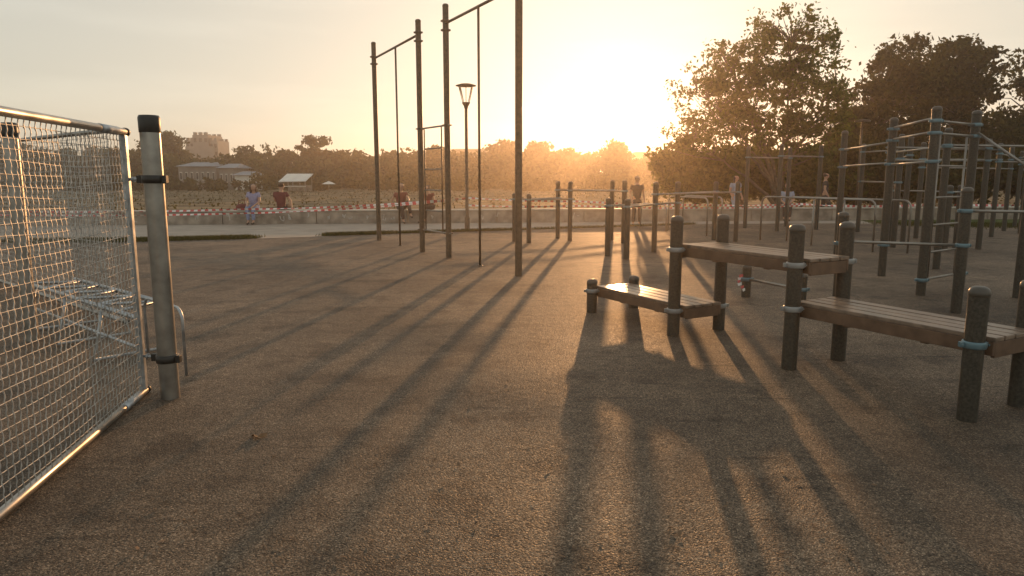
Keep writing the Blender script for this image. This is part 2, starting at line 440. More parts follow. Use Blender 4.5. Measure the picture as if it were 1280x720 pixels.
for z in (0.46, 2.46):
    bar(tr, a + UP * z, e + UP * z, 0.017, 'bar', 'crossbar', over=0.09)
    for q in (1, 2): ring(tr, posts[q], T[q][:2], z, 0.055, 'tallpost', 0.016)
la, lb = lerp(a, e, .16), lerp(a, e, .80)
for p in (la, lb): bar(tr, p + UP * 0.46, p + UP * 2.46, 0.014, 'tallpost', 'ladder_rail')
for z in (0.86, 1.26, 1.66, 2.06): bar(tr, la + UP * z, lb + UP * z, 0.014, 'bar', 'rung')

# ---- parallel bars in the sun
def parallel(name, prs, hs2, bars_, label, r=0.055):
    c = sum((Vector((*p, 0)) for pr in prs for p in pr), Vector()) / (2 * len(prs))
    root = thing(name, c, label, 'parallel bars', 'parallel bars in front of the low wall')
    ps = []
    for k, pr in enumerate(prs):
        zs = [z for (i, j, z) in bars_ if k in (i, j)]
        ps.append([post(root, p, hs2[k], r=r, rings=zs) for p in pr])
    for i, j, z in bars_:
        for s in (0, 1): bar(root, (*prs[i][s], z), (*prs[j][s], z), 0.019, 'bar')
    return root
parallel('parallel_bars', [((0.06, 16.75), (0.39, 16.30)), ((1.14, 17.61), (1.39, 16.93)), ((2.42, 17.15), (2.58, 16.30))], [1.14, 1.42, 1.45],
         [(0, 1, 1.0), (1, 2, 1.2)], 'six round topped posts with shiny parallel bars left of and below the sun')
parallel('parallel_bars', [((1.85, 13.59), (2.13, 13.05)), ((3.54, 15.17), (2.90, 14.34)), ((4.92, 17.15), (5.31, 16.71))], [1.12, 1.42, 1.41],
         [(0, 1, 0.97), (1, 2, 1.17)], 'six round topped posts with parallel bars directly behind the highest bench')

def hoop_rail(root, a, e, h, r=0.02, mid=(), m='bar', inner=0.16):
    a, e = Vector((*a, 0)), Vector((*e, 0)); d = (e - a).normalized(); pts = [a + UP * -.03]
    for k in range(7):
        t = k / 6 * math.pi / 2; pts.append(a + d * (inner * (1 - math.cos(t))) + UP * (h - inner + inner * math.sin(t)))
    for k in range(7):
        t = k / 6 * math.pi / 2; pts.append(e - d * (inner * (1 - math.sin(t))) + UP * (h - inner + inner * math.cos(t)))
    pts.append(e + UP * -.03)
    b = MB(root); b.tube(pts, r, 10); b.build('rail', M[m])
    for t in mid:
        p = lerp(a, e, t); bar(root, p - UP * .02, p + UP * (h - .01), r * .9, m, 'leg')
hr = thing('hooped_dip_bars', (6.9, 16, 0), 'pair of long bent tube rails on thin legs behind the middle bench post', 'dip bars')
hoop_rail(hr, (6.05, 17.15), (7.35, 14.3), 1.05, mid=(0.5,))
hoop_rail(hr, (6.61, 16.93), (7.95, 14.1), 1.05, mid=(0.5,))
hr = thing('hooped_dip_bars', (5.0, 19.5, 0), 'pair of bent tube rails on thin legs near the low wall below the tree', 'dip bars')
hoop_rail(hr, (4.50, 20.32), (5.07, 18.34), 0.98)
hoop_rail(hr, (5.15, 21.3), (5.68, 19.14), 0.98)
hr = thing('hooped_dip_bars', (3.9, 20.6, 0), 'low bent tube hoop on the path edge beside the standing person', 'dip bars')
hoop_rail(hr, (3.85, 21.2), (4.35, 19.9), 0.75, inner=.2)

# ---- low bar with tape
lr = thing('low_push_bar', (3.15, 8.5, 0), 'knee-high round topped post with a low bar and torn tape scrap, behind the benches', 'push up bar')
post(lr, (2.98, 8.85), 0.42, rings=(0.23,)); post(lr, (3.34, 8.02), 0.42, rings=(0.23,))
bar(lr, (2.98, 8.85, 0.23), (3.34, 8.02, 0.23), 0.017)
b = MB()
for k in range(6):
    z0 = 0.30 - k * 0.035; x0 = 2.915 - 0.03 * math.sin(k * .9); x1 = x0 - .05 - .01 * math.cos(k * 2)
    y0 = 8.80 + .01 * math.sin(k)
    b.poly([(x0, y0, z0), (x1, y0 - .02, z0 - .01), (x1 + .012, y0 - .02, z0 - .045), (x0 + .004, y0, z0 - .033)])
o = b.build('tape_scrap', [M['red'], M['white']], None)
for i, p in enumerate(o.data.polygons): p.material_index = i % 2
o.data.update(); tag(o, 'crumpled scrap of red and white tape hanging on the knee-high post', 'tape scrap')

# ---- waist-high bar frame at right
qr = thing('waist_high_bar_frame', (5, 7.8, 0), 'dark posts with pale blue collars and two bars right of the middle bench', 'bar frame')
post(qr, (3.67, 7.82), 1.13, rings=(0.78,)); post(qr, (4.99, 7.78), 1.40, rings=(0.76, 1.14)); post(qr, (6.45, 7.70), 1.40, rings=(1.14,))
bar(qr, (3.67, 7.82, .80), (4.99, 7.78, .76)); bar(qr, (4.99, 7.78, 1.14), (6.45, 7.70, 1.12))

# ---- head-high pull-up rig at right
rr = thing('pull_up_rig', (5.9, 10.5, 0), 'dark head-high rig of five rounded posts with blue collars, high bars and a ladder', 'pull up rig')
RP = {1: (6.29, 13.59, 2.38), 2: (5.71, 10.78, 2.39), 3: (5.28, 8.98, 2.38), 4: (6.21, 9.65, 2.39), 5: (6.40, 8.79, 2.1)}
rz = {1: (2.03, 1.7), 2: (2.22, 2.05, 1.7, .48), 3: (2.2, 2.05, 1.7, .2), 4: (2.2, 2.05, .2), 5: (1.6,)}
rp = {k: post(rr, RP[k][:2], RP[k][2], rings=rz[k]) for k in RP}
def rb(i, j, z, z2=None, over=0.03, r=.016): return bar(rr, (*RP[i][:2], z), (*RP[j][:2], z if z2 is None else z2), r, 'bar', 'bar', over=over)
rb(1, 2, 2.03); rb(1, 2, 1.72); rb(2, 3, 1.70); rb(2, 3, 2.24); rb(2, 3, 2.07); rb(3, 4, 2.2); rb(3, 4, 2.05); rb(4, 5, 2.12, 1.6); rb(3, 4, 0.2)
a, e = Vector((5.28, 8.98, 0)), Vector((6.21, 9.65, 0))
la, lb = lerp(a, e, .13), lerp(a, e, .80)
for p in (la, lb): bar(rr, p + UP * .2, p + UP * 2.05, 0.013, 'bar', 'ladder_rail')
for z in (.55, .9, 1.25, 1.65): bar(rr, la + UP * z, lb + UP * z, 0.013, 'bar', 'rung')
b = MB(rr)
pts = [(5.74, 10.84, .48), (5.95, 11.2, .47)] + [(6.05 + .04 * k, 11.36 + .07 * k, .49 + .05 * k * k) for k in range(4)] + [(6.26, 11.7, 1.2), (6.2, 11.6, 1.32), (6.1, 11.4, 1.34)]
b.tube(pts, .015, 8); b.build('handle', M['bar'])

# ---- farther rigs
def rig(name, pts, h, bars_, label, group='pull up rigs farther off', r=.057, rung=None):
    c = sum((Vector((*p, 0)) for p in pts), Vector()) / len(pts)
    root = thing(name, c, label, 'pull up rig', group)
    for k, p in enumerate(pts): post(root, p, h, r=r, rings=sorted({z for i, j, z in bars_ if k in (i, j)}))
    for i, j, z in bars_: bar(root, (*pts[i], z), (*pts[j], z), .019)
    if rung:
        (i, j), (k, l), z, n = rung
        for q in range(1, n):
            t = q / n; A = lerp((*pts[i], z), (*pts[j], z), t); B = lerp((*pts[k], z), (*pts[l], z), t)
            bar(root, A, B, .015, 'bar', 'rung')
    return root
rig('tall_bar_rig', [(7.03, 21.3), (7.52, 20.0), (8.54, 22.0), (8.90, 20.63)], 2.42, [(0, 2, 2.1), (1, 3, 2.1)],
    'four dark tall posts with a high bar standing in front of the airy tree trunks')
rig('tall_bar_rig', [(9.97, 18.34), (9.0, 16.2), (9.67, 19.71), (8.3, 15.3)], 2.42, [(0, 1, 2.0), (0, 2, 2.2), (1, 3, 1.9), (2, 3, 1.4)],
    'tall posts with bars seen just behind the leftmost posts of the head-high rig')
rig('level_bar_rig', [(7.07, 11.65), (10.2, 12.3), (9.9, 14.9), (7.6, 14.4)], 2.3, [(0, 1, 2.02), (2, 3, 2.1), (2, 3, 1.85), (0, 3, 2.0)],
    'dark posts with stacked level bars just behind the ladder of the head-high rig')
rig('level_bar_rig', [(12.32, 18.09), (10.1, 17.6), (14.03, 20.1), (16.2, 18.6)], 2.36, [(0, 1, 2.2), (0, 1, 1.95), (0, 2, 2.1), (2, 3, 2.0), (0, 3, 1.9), (1, 2, 1.75)],
    'farther dark posts with many level bars seen between the right posts of the head-high rig')
rig('tall_bar_rig', [(15.43, 21.65), (13.81, 19.14), (17.2, 20.5)], 2.3, [(0, 1, 2.1), (1, 2, 2.1), (0, 2, 1.9)],
    'farthest right group of dark tall posts in front of the green grass')
rig('half_height_rig', [(9.0, 14.6), (9.6, 15.2), (9.05, 16.9)], 1.35, [(0, 1, 1.2), (1, 2, 1.2)],
    'shorter dark posts with a bar between the second and third posts of the head-high rig')

# ------------------------------------------------------------------ lamp
lp = thing('street_lamp', (-1.29, 20.32, 0), 'slim street lamp with a flat round top plate over a tapered glass cone', 'street lamp')
b = MB(lp); b.lathe((-1.29, 20.32, 0), [(.075, 0), (.075, .35), (.05, .42), (.042, 3.42)], 16); b.build('lamp_pole', M['tallpost'])
b = MB(lp); b.lathe((-1.29, 20.32, 3.42), [(.0, -.02), (.05, 0.0), (.06, .06), (.11, .14), (.115, .17), (0, .17)], 20); b.build('lamp_socket', M['tallpost'])
b = MB(lp); b.lathe((-1.29, 20.32, 3.59), [(.07, 0), (.19, .42)], 24); b.build('lamp_glass', M['lampglass'])
b = MB(lp); b.lathe((-1.29, 20.32, 4.02), [(0, 0), (.20, 0), (.29, .015), (.285, .03), (.14, .075), (0, .085)], 28); b.build('lamp_top', M['tallpost'])
b = MB(lp)
for k in range(3):
    an = 0.6 + k * 2.094
    b.tube([(-1.29 + .1 * math.cos(an), 20.32 + .1 * math.sin(an), 3.57), (-1.29 + .23 * math.cos(an), 20.32 + .23 * math.sin(an), 4.03)], .011, 6)
b.build('lamp_strut', M['tallpost'])

# ------------------------------------------------------------------ barrier tape
def tape(pts, label, w=0.052, seg=0.10, sag=0.12, group='strands of barrier tape'):
    b = bmesh.new(); k = 0; idx = []
    prevv = None
    for a, e in zip(pts, pts[1:]):
        a, e = Vector(a), Vector(e); n = max(2, int((e - a).length / seg))
        for i in range(n + (1 if e == Vector(pts[-1]) else 0)):
            t = i / n; p = lerp(a, e, t); p.z -= sag * 4 * t * (1 - t)
            tw = 0.9 * math.sin(k * .21) + 0.4 * math.sin(k * .067 + 1)
            d = Vector((0, math.sin(tw), math.cos(tw))) * w / 2
            vv = (b.verts.new(p - d), b.verts.new(p + d))
            if prevv:
                f = b.faces.new((prevv[0], prevv[1], vv[1], vv[0])); f.material_index = k % 2
            prevv = vv; k += 1
    me = bpy.data.meshes.new('barrier_tape'); b.to_mesh(me); b.free()
    o = link('barrier_tape', me, [M['red'], M['white']])
    tag(o, label, 'barrier tape', group); return o
wx = lambda x, z, dy=-.5: (x, wall_y(x) + dy, z)
tape([(-16, 19.6, .62), (-7.6, 20.1, .62), (-1.33, 20.28, 0.93)], 'red and white tape in front of the seated woman, tied to the street lamp', sag=.07)
tape([(-16, 19.9, .50), (-7.4, 20.3, .50), (-1.33, 20.30, 0.90)], 'lower slack strand of red and white tape left of the street lamp', sag=.06)
tape([(-1.25, 20.3, .93), (2.0, 21.3, .80), (6.2, 23.2, .62), wx(10, .60)], 'upper tape strand running right from the street lamp', sag=.03, w=.055)
tape([(-1.25, 20.3, .72), (2.0, 21.5, .66), (6.2, 23.3, .52), wx(10, .55)], 'lower tape strand running right from the street lamp', sag=.03, w=.055)
tape([wx(10, .6), wx(15, .58), wx(22, .62)], 'red and white tape in front of the wall at the far right by the grass', sag=.08, w=.08)

# ------------------------------------------------------------------ wire mesh panels, steel posts, rack at left
def mesh_panel(A, B, h, label, ends=(True, True), cell=0.056, group=None, railr=0.024, wr_=0.0029, z0=0.03):
    A, B = Vector((*A, 0)), Vector((*B, 0)); d = (B - A); ln = d.length; d.normalize(); nrm = Vector((-d.y, d.x, 0))
    root = thing('wire_mesh_panel', (A + B) / 2, label, 'mesh fence panel', group)
    for z, n_ in ((z0, 'bottom_rail'), (h, 'top_rail')):
        b = MB(root); b.tube([A - d * .02 + UP * z, B + UP * z], railr, 16); p = b.build(n_, M['steel'])
        b = MB(root); b.tube([A + d * .12 + UP * z, A + d * .40 + UP * z], railr + .0035, 16); b.build('coupling', M['galv'], p)
        b = MB(root); b.tube([A - d * .045 + UP * z, A - d * .018 + UP * z], railr + .005, 14); b.build('end_plug', M['black'], p)
    for s, P in ((0, A), (1, B)):
        if ends[s]:
            b = MB(root); b.box(P + UP * (h / 2 + .01) + d * (0.0 if s else .015), (0.05, 0.04, h - .06), (d, nrm, UP), .004); b.build('upright', M['galv'])
    b = MB(root)
    nv = int((ln - .06) / cell); nh = int((h - .05) / cell)
    rr_ = random.Random(3)
    ph = [rr_.random() * 6 for _ in range(200)]
    def warp(sx, z):
        return (0.010 * math.sin(sx * 2.3 + z * 1.7) + 0.006 * math.sin(sx * 5.1 - z * 3 + 1), 0.012 * math.sin(z * 2.1 + sx * 1.3), 0.010 * math.sin(sx * 3.7 + z) * (1 if z < h - .15 else .3))
    def pt(sx, z, off=0, zo=0):
        w = warp(sx, z); return A + d * (sx + w[0]) + nrm * (w[1] * .8 + off) + UP * (z + w[2] + zo)
    for i in range(nv + 1):
        sx = .05 + i * cell
        pts = []; rs = []
        for k in range(nh * 4 + 1):
            z = z0 + .0 + k * (h - z0) / (nh * 4)
            e_ = .3 if k in (0, nh * 4) else 1
            pts.append(pt(sx + e_ * .0022 * math.sin(k * math.pi / 2 + .6), z, .0015 * (1 if (k // 2) % 2 else -1) * e_)); rs.append(wr_ * (1.55 if k % 4 == 0 else (.8 if k % 2 else 1.2)))
        b.tube(pts, rs, 4, False)
    for j in range(1, nh):
        z = z0 + j * (h - z0) / nh; pts = []
        for k in range(nv * 2 + 1):
            pts.append(pt(.05 + k * cell / 2, z, .0012 * (1 if k % 2 else -1), .005 * math.sin(k * .11 + ph[j])))
        b.tube(pts, wr_ * .75, 4, False)
    b.build('wire_mesh', M['wire'], 'root', 'stuff')
    return root
dpan = Vector((0.165, -0.986, 0)).normalized()
A_ = Vector((-2.57, 4.76, 0)); B_ = A_ + dpan * 3.35
mesh_panel(A_[:2], B_[:2], 1.80, 'nearest wire mesh fence panel with bright tubular rails beside the steel post')
mesh_panel((-3.95, 7.05), (-8.9, 11.3), 1.96, 'wire mesh fence panel standing behind the nearest one', z0=.05, ends=(False, True))

sp = thing('steel_post', (-2.36, 4.69, 0), 'thick brushed steel post with a black cap and two black clamps at the panel corner', 'post')
b = MB(sp); b.lathe((-2.36, 4.69, 0), [(.062, -.05), (.062, 1.84)], 32); pp = b.build('post_tube', M['steel'])
b = MB(sp); b.lathe((-2.36, 4.69, 0), [(.063, 1.79), (.066, 1.795), (.067, 1.885), (.06, 1.9), (0, 1.905)], 32); b.build('cap', M['black'])
for z in (1.49, 0.28):
    b = MB(sp); b.lathe((-2.36, 4.69, z), [(.061, -.026), (.072, -.026), (.074, 0), (.072, .026), (.061, .026)], 28)
    b.box((-2.45, 4.715, z), (.06, .03, .05), None, .004); b.box((-2.275, 4.67, z), (.03, .04, .052), None, .004); b.build('clamp', M['black'])
    b = MB(sp); b.tube([(-2.47, 4.72, z), (-2.57, 4.755, z)], .011, 10); b.tube([(-2.51, 4.735, z), (-2.525, 4.74, z)], .02, 6); b.build('bolt', M['galv'])
s2 = thing('steel_post', (-4.49, 6.43, 0), 'steel post with a dark cap standing behind the nearest mesh panel', 'post')
b = MB(s2); b.lathe((-4.49, 6.43, 0), [(.062, -.05), (.062, 1.9)], 28); b.build('post_tube', M['steel'])
b = MB(s2); b.lathe((-4.49, 6.43, 0), [(.063, 1.86), (.067, 1.87), (.067, 1.97), (.058, 1.985), (0, 1.99)], 28); b.build('cap', M['black'])

rk = thing('tube_rack', (-3.6, 6.1, 0), 'low galvanised ladder-like tube frame on bent legs behind the nearest mesh panel', 'tube rack')
ra, rb_ = Vector((-2.80, 5.20, 0)), Vector((-4.85, 6.98, 0)); rd = (rb_ - ra).normalized(); rn = Vector((-rd.y, rd.x, 0)); rn = rn if rn.y > 0 else -rn
for s_ in (0, .42): bar(rk, ra + rn * s_ + rd * s_ * 1.0 + UP * .45, rb_ + rn * s_ + UP * .45, .02, 'galv', 'rail', 12)
nr = 12; ln_ = (rb_ - ra).length
for k in range(2, nr):
    a = ra + rd * (ln_ * k / nr) + UP * .45; c = ra + rd * (ln_ * (k + 1) / nr) + rn * .42 + UP * .45
    if k % 2: a, c = a + rn * .42, c - rn * .42
    bar(rk, a, c, .014, 'galv', 'brace', 8)
for t in (.28, .6, .92):
    c = ra + rd * (ln_ * t); pts = [c + UP * .44, c - rn * .05 + UP * .2, c - rn * .10 + UP * .02, c + rn * .52 + UP * .02, c + rn * .47 + UP * .2, c + rn * .42 + UP * .44]
    b = MB(rk); b.tube(pts, .014, 8); b.build('leg', M['galv'])
for z_ in (.24,): bar(rk, ra - rn * .04 + UP * z_, rb_ - rn * .04 + UP * z_, .013, 'galv', 'stretcher', 8)

hp = thing('tube_hoop', (-2.5, 5.5, 0), 'thin bent tube hoop standing just behind the thick steel post', 'hoop')
hoop_rail(hp, (-2.50, 5.24), (-3.05, 5.75), .52, r=.012, inner=.1, m='galv')

# ------------------------------------------------------------------ fallen leaf and litter
def litter(x, y, s, label, name, cat):
    b = bmesh.new(); ring_ = []
    for k in range(10):
        a = k / 10 * 6.283; rr2 = s * (1 + .35 * math.cos(a * 3 + x)); ring_.append(b.verts.new((rr2 * math.cos(a) * 1.4, rr2 * math.sin(a) * .7, .012 + .012 * math.sin(a * 2))))
    c = b.verts.new((0, 0, .006))
    for k in range(10): b.faces.new((c, ring_[k], ring_[(k + 1) % 10]))
    me = bpy.data.meshes.new(name); b.to_mesh(me); b.free(); o = link(name, me, M['deadleaf']); o.location = (x, y, 0); tag(o, label, cat)
litter(-1.48, 3.93, .032, 'curled dead leaf on the dark ground left of centre in the foreground', 'dead_leaf', 'leaf')

# ------------------------------------------------------------------ people
def skin_mesh(name, verts, edges, radii, m, root, sub=1, smooth=True):
    me = bpy.data.meshes.new(name); me.from_pydata([tuple(v_) for v_ in verts], edges, [])
    o = bpy.data.objects.new(name, me); C.objects.link(o)
    sk = o.modifiers.new('skin', 'SKIN'); sk.use_smooth_shade = smooth
    if sub: o.modifiers.new('sub', 'SUBSURF').levels = sub
    for i, sv in enumerate(me.skin_vertices[0].data):
        r = radii[i]; sv.radius = (r, r) if not isinstance(r, tuple) else r
        sv.use_root = (i == 0)
    bpy.context.view_layer.update()
    dg = bpy.context.evaluated_depsgraph_get()
    ev = bpy.data.meshes.new_from_object(o.evaluated_get(dg))
    bpy.data.objects.remove(o)
    for p in ev.polygons: p.use_smooth = True
    ev.name = name
    return link(name, ev, m, root)

def person(loc, rz, pose, label, top, legs, hair='hair', hairlong=False, sc=1.0, group=None):
    root = thing('person', loc, label, 'person', group); root.rotation_euler = (0, 0, rz); root.scale = (sc,) * 3
    J = dict(pose)
    mid = lambda a, b_, t=.5: tuple(Vector(J[a]) * (1 - t) + Vector(J[b_]) * t)
    V = []; Rr = []; E = []
    def add(p, r, par=None):
        V.append(Vector(p)); Rr.append(r)
        if par is not None: E.append((par, len(V) - 1))
        return len(V) - 1
    pel = add(J['pelvis'], .125); waist = add(mid('pelvis', 'chest', .5), (.125, .10), pel)
    ch = add(J['chest'], (.135, .09), waist); nb = add(J['neck'], .058, ch)
    hd = Vector(J['head']); nk = Vector(J['neck']); hdir = (hd - nk).normalized()
    j0 = add(nk + hdir * .07, .052, nb); h1 = add(hd - hdir * .035, .078, j0); h2 = add(hd + hdir * .045, .095, h1); h3 = add(hd + hdir * .10, .06, h2)
    face = Vector(J.get('face', (0, -1, 0))).normalized()
    add(hd + face * .105 - hdir * .01, .016, h1)       # nose
    side = hdir.cross(face).normalized()
    for s in (-1, 1): add(hd + side * (s * .088), .016, h1)   # ears
    for s in ('l', 'r'):
        sh = add(J['sh_' + s], .058, ch); el = add(J['el_' + s], .042, sh); wr2 = add(J['wr_' + s], .028, el)
        d = (Vector(J['wr_' + s]) - Vector(J['el_' + s])).normalized(); sd = d.cross(Vector((0, 0, 1)) if abs(d.z) < .9 else Vector((1, 0, 0))).normalized(); pn = sd.cross(d)
        pm = add(Vector(J['wr_' + s]) + d * .07, .026, wr2)
        for k, (off, ln) in enumerate(((-.03, .065), (-.01, .08), (.01, .075), (.03, .055))):
            f1 = add(Vector(J['wr_' + s]) + d * (.085 + ln * .5) + sd * off - pn * .006, .009, pm)
            add(Vector(J['wr_' + s]) + d * (.085 + ln) + sd * off * 1.1 - pn * .02, .008, f1)
        th = add(Vector(J['wr_' + s]) + d * .05 + sd * -.04, .011, wr2); add(Vector(J['wr_' + s]) + d * .09 + sd * -.055, .009, th)
    for s in ('l', 'r'):
        hp_ = add(J['hip_' + s], .088, pel); kn = add(J['kn_' + s], .058, hp_); cf = add(mid('kn_' + s, 'an_' + s, .3), .056, kn); an = add(J['an_' + s], .038, cf)
        toe = Vector(J['an_' + s]) + Vector(J.get('toe', (0, -.16, -.05))); add(toe, .034, an)
    skin_mesh('body', V, E, Rr, M['skin'], root)
    # shirt
    V, Rr, E = [], [], []
    w0 = add(mid('pelvis', 'chest', -.22), (.178, .16)); w1 = add(mid('pelvis', 'chest', .5), (.150, .125), w0); c0 = add(J['chest'], (.185, .145), w1)
    nb = add(Vector(J['neck']) * .55 + Vector(J['chest']) * .45, (.10, .09), c0)
    for s in ('l', 'r'):
        a = add(J['sh_' + s], .076, c0); t_ = .75 if J.get('long') else .55
        add(mid('sh_' + s, 'el_' + s, t_), .062, a)
    skin_mesh('shirt', V, E, Rr, M[top], root)
    V, Rr, E = [], [], []
    p0 = add(J['pelvis'], .150); add(mid('pelvis', 'chest', .32), (.140, .125), p0)
    for s in ('l', 'r'):
        a = add(J['hip_' + s], .108, p0); k2 = add(J['kn_' + s], .078, a); add(mid('kn_' + s, 'an_' + s, .92), .062, k2)
    skin_mesh('trousers', V, E, Rr, M[legs], root)
    V, Rr, E = [], [], []
    t0 = add(hd + hdir * .085 - face * .01, .112); t1 = add(hd + hdir * .035 - face * .04, .112, t0); add(hd - hdir * .05 - face * .05, .085, t1)
    if hairlong:
        t2 = add(hd - hdir * .10 - face * .06, .075, t1); add(hd - hdir * .24 - face * .05, .05, t2)
        for s in (-1, 1):
            q = add(hd - hdir * .02 + side * (s * .075) - face * .0, .038, t1); add(hd - hdir * .18 + side * (s * .08) + face * .02, .03, q)
    skin_mesh('hair', V, E, Rr, M[hair], root)
    for s in ('l', 'r'):
        V, Rr, E = [], [], []
        an = Vector(J['an_' + s]); tv = Vector(J.get('toe', (0, -.16, -.05)))
        a0 = add(an - Vector((0, 0, .03)), .05); add(an + tv * 1.1 - Vector((0, 0, 0.0)), .04, a0)
        skin_mesh('shoe', V, E, Rr, M['shoe'], root)
    return root

sit = dict(pelvis=(0, 0, .10), chest=(0, -.03, .45), neck=(0, -.05, .60), head=(.0, -.08, .76), sh_l=(.17, -.04, .53), sh_r=(-.17, -.04, .53),
           el_l=(.22, -.10, .27), el_r=(-.22, -.10, .27), wr_l=(.12, -.32, .20), wr_r=(-.12, -.32, .20), hip_l=(.09, -.05, .08), hip_r=(-.09, -.05, .08),
           kn_l=(.11, -.42, .10), kn_r=(-.09, -.42, .10), an_l=(.10, -.44, -.36), an_r=(-.06, -.44, -.36))
def var(base, **k): d = dict(base); d.update(k); return d
zt = 0.45
x = -8.46
person((x, wall_y(x) + .10, zt), 0, var(sit, head=(.05, -.16, .74), neck=(.02, -.09, .60), chest=(.0, -.05, .44), face=(.5, -.8, -.45), wr_l=(.13, -.40, .16), el_l=(.23, -.16, .27)),
       'woman in lavender top and blue jeans sitting on the low wall looking down', 'lav', 'jean', hairlong=True)
b = MB(); bx, by = x - .42, wall_y(x) + .12
b.lathe((bx, by, zt), [(0, 0), (.16, 0), (.2, .05), (.18, .14), (.10, .20), (0, .21)], 16)
b.tube([(bx - .12, by, zt + .16), (bx - .08, by, zt + .32), (bx + .08, by, zt + .32), (bx + .12, by, zt + .16)], .012, 6)
o = b.build('handbag', M['maroon'], None); tag(o, 'dark red bag on the wall beside the woman in lavender', 'bag')
x = -7.66
person((x, wall_y(x) + .26, zt), math.pi, var(sit, head=(-.03, -.02, .78), chest=(-.02, .03, .45), neck=(-.03, .0, .62), sh_l=(.19, .02, .53), sh_r=(-.19, 0, .53),
       el_r=(-.34, .06, .30), wr_r=(-.38, .10, .07), el_l=(.24, -.12, .30), kn_l=(.14, -.42, .16), kn_r=(-.12, -.42, .14)),
       'man in dark red shirt sitting on the wall leaning on his right arm', 'maroon', 'darkc')
x = -3.72
person((x, wall_y(x) + .1, zt), R(25), var(sit, head=(.02, .0, .76), chest=(.0, .06, .42), neck=(.01, .05, .58), sh_l=(.17, .05, .51), sh_r=(-.17, .05, .51), el_r=(-.27, .14, .30), wr_r=(-.33, .22, .10),
       el_l=(.23, -.1, .34), wr_l=(.16, -.38, .30), kn_l=(.13, -.38, .26), an_l=(.18, -.50, -.18)), 'person in red top leaning back on the wall behind the thin climbing pole', 'redc', 'darkc')
x = -2.72
person((x, wall_y(x) + .12, zt), R(-35), var(sit, head=(.0, -.20, .68), chest=(.0, -.10, .42), neck=(.0, -.16, .56), sh_l=(.17, -.12, .50), sh_r=(-.17, -.12, .50), wr_l=(.1, -.42, .2), wr_r=(-.1, -.42, .2)),
       'person in red top hunched forward on the wall seen through the ladder', 'redc', 'darkc')
stand = dict(pelvis=(0, 0, .92), chest=(0, -.01, 1.27), neck=(0, 0, 1.43), head=(0, -.02, 1.58), sh_l=(.18, 0, 1.36), sh_r=(-.18, 0, 1.36), el_l=(.24, .02, 1.10), el_r=(-.24, .02, 1.10),
             wr_l=(.22, -.10, .90), wr_r=(-.22, -.10, .90), hip_l=(.09, 0, .88), hip_r=(-.09, 0, .88), kn_l=(.11, -.02, .48), kn_r=(-.10, -.04, .48), an_l=(.12, .02, .08), an_r=(-.12, .0, .08))
person((3.98, 22.6, -.02), R(8), stand, 'person in dark clothes standing on the path under the sun', 'darkc', 'darkc', sc=.93)
person((8.05, 25.6, -.02), R(20), var(stand, kn_r=(-.10, -.14, .48), an_r=(-.10, .04, .10)), 'person in pale blue walking behind the wall below the airy tree', 'palec', 'palec', hairlong=True, sc=.95)
x = 9.75
person((x, wall_y(x) + .1, zt), R(-20), sit, 'person in pale top sitting on the wall behind the long bent rail', 'palec', 'darkc')
person((11.4, 25.9, -.02), R(70), var(stand, kn_r=(-.10, -.20, .50), an_r=(-.10, -.22, .10), kn_l=(.1, .02, .48), an_l=(.1, .22, .14)), 'person in dark clothes walking behind the wall left of the head-high rig', 'darkc', 'darkc')

# ------------------------------------------------------------------ trees
def face_cloud(name, P, s, m, root, kind=None, elong=.55, off=None):
    k = len(P); P = P - (np.array(off) if off is not None else 0)
    a = rng.normal(size=(k, 3)); a /= np.linalg.norm(a, axis=1)[:, None]
    c = np.cross(a, rng.normal(size=(k, 3))); c /= np.linalg.norm(c, axis=1)[:, None]
    ss = s * (0.6 + .8 * rng.random(k))[:, None]
    vs = np.stack([P - a * ss, P + c * ss * elong, P + a * ss, P - c * ss * elong], 1).reshape(-1, 3).astype(np.float32)
    me = bpy.data.meshes.new(name); me.vertices.add(4 * k); me.vertices.foreach_set('co', vs.ravel())
    me.loops.add(4 * k); me.loops.foreach_set('vertex_index', np.arange(4 * k, dtype=np.int32))
    me.polygons.add(k); me.polygons.foreach_set('loop_start', np.arange(0, 4 * k, 4, dtype=np.int32))
    me.update(calc_edges=True)
    return link(name, me, m, root, kind)

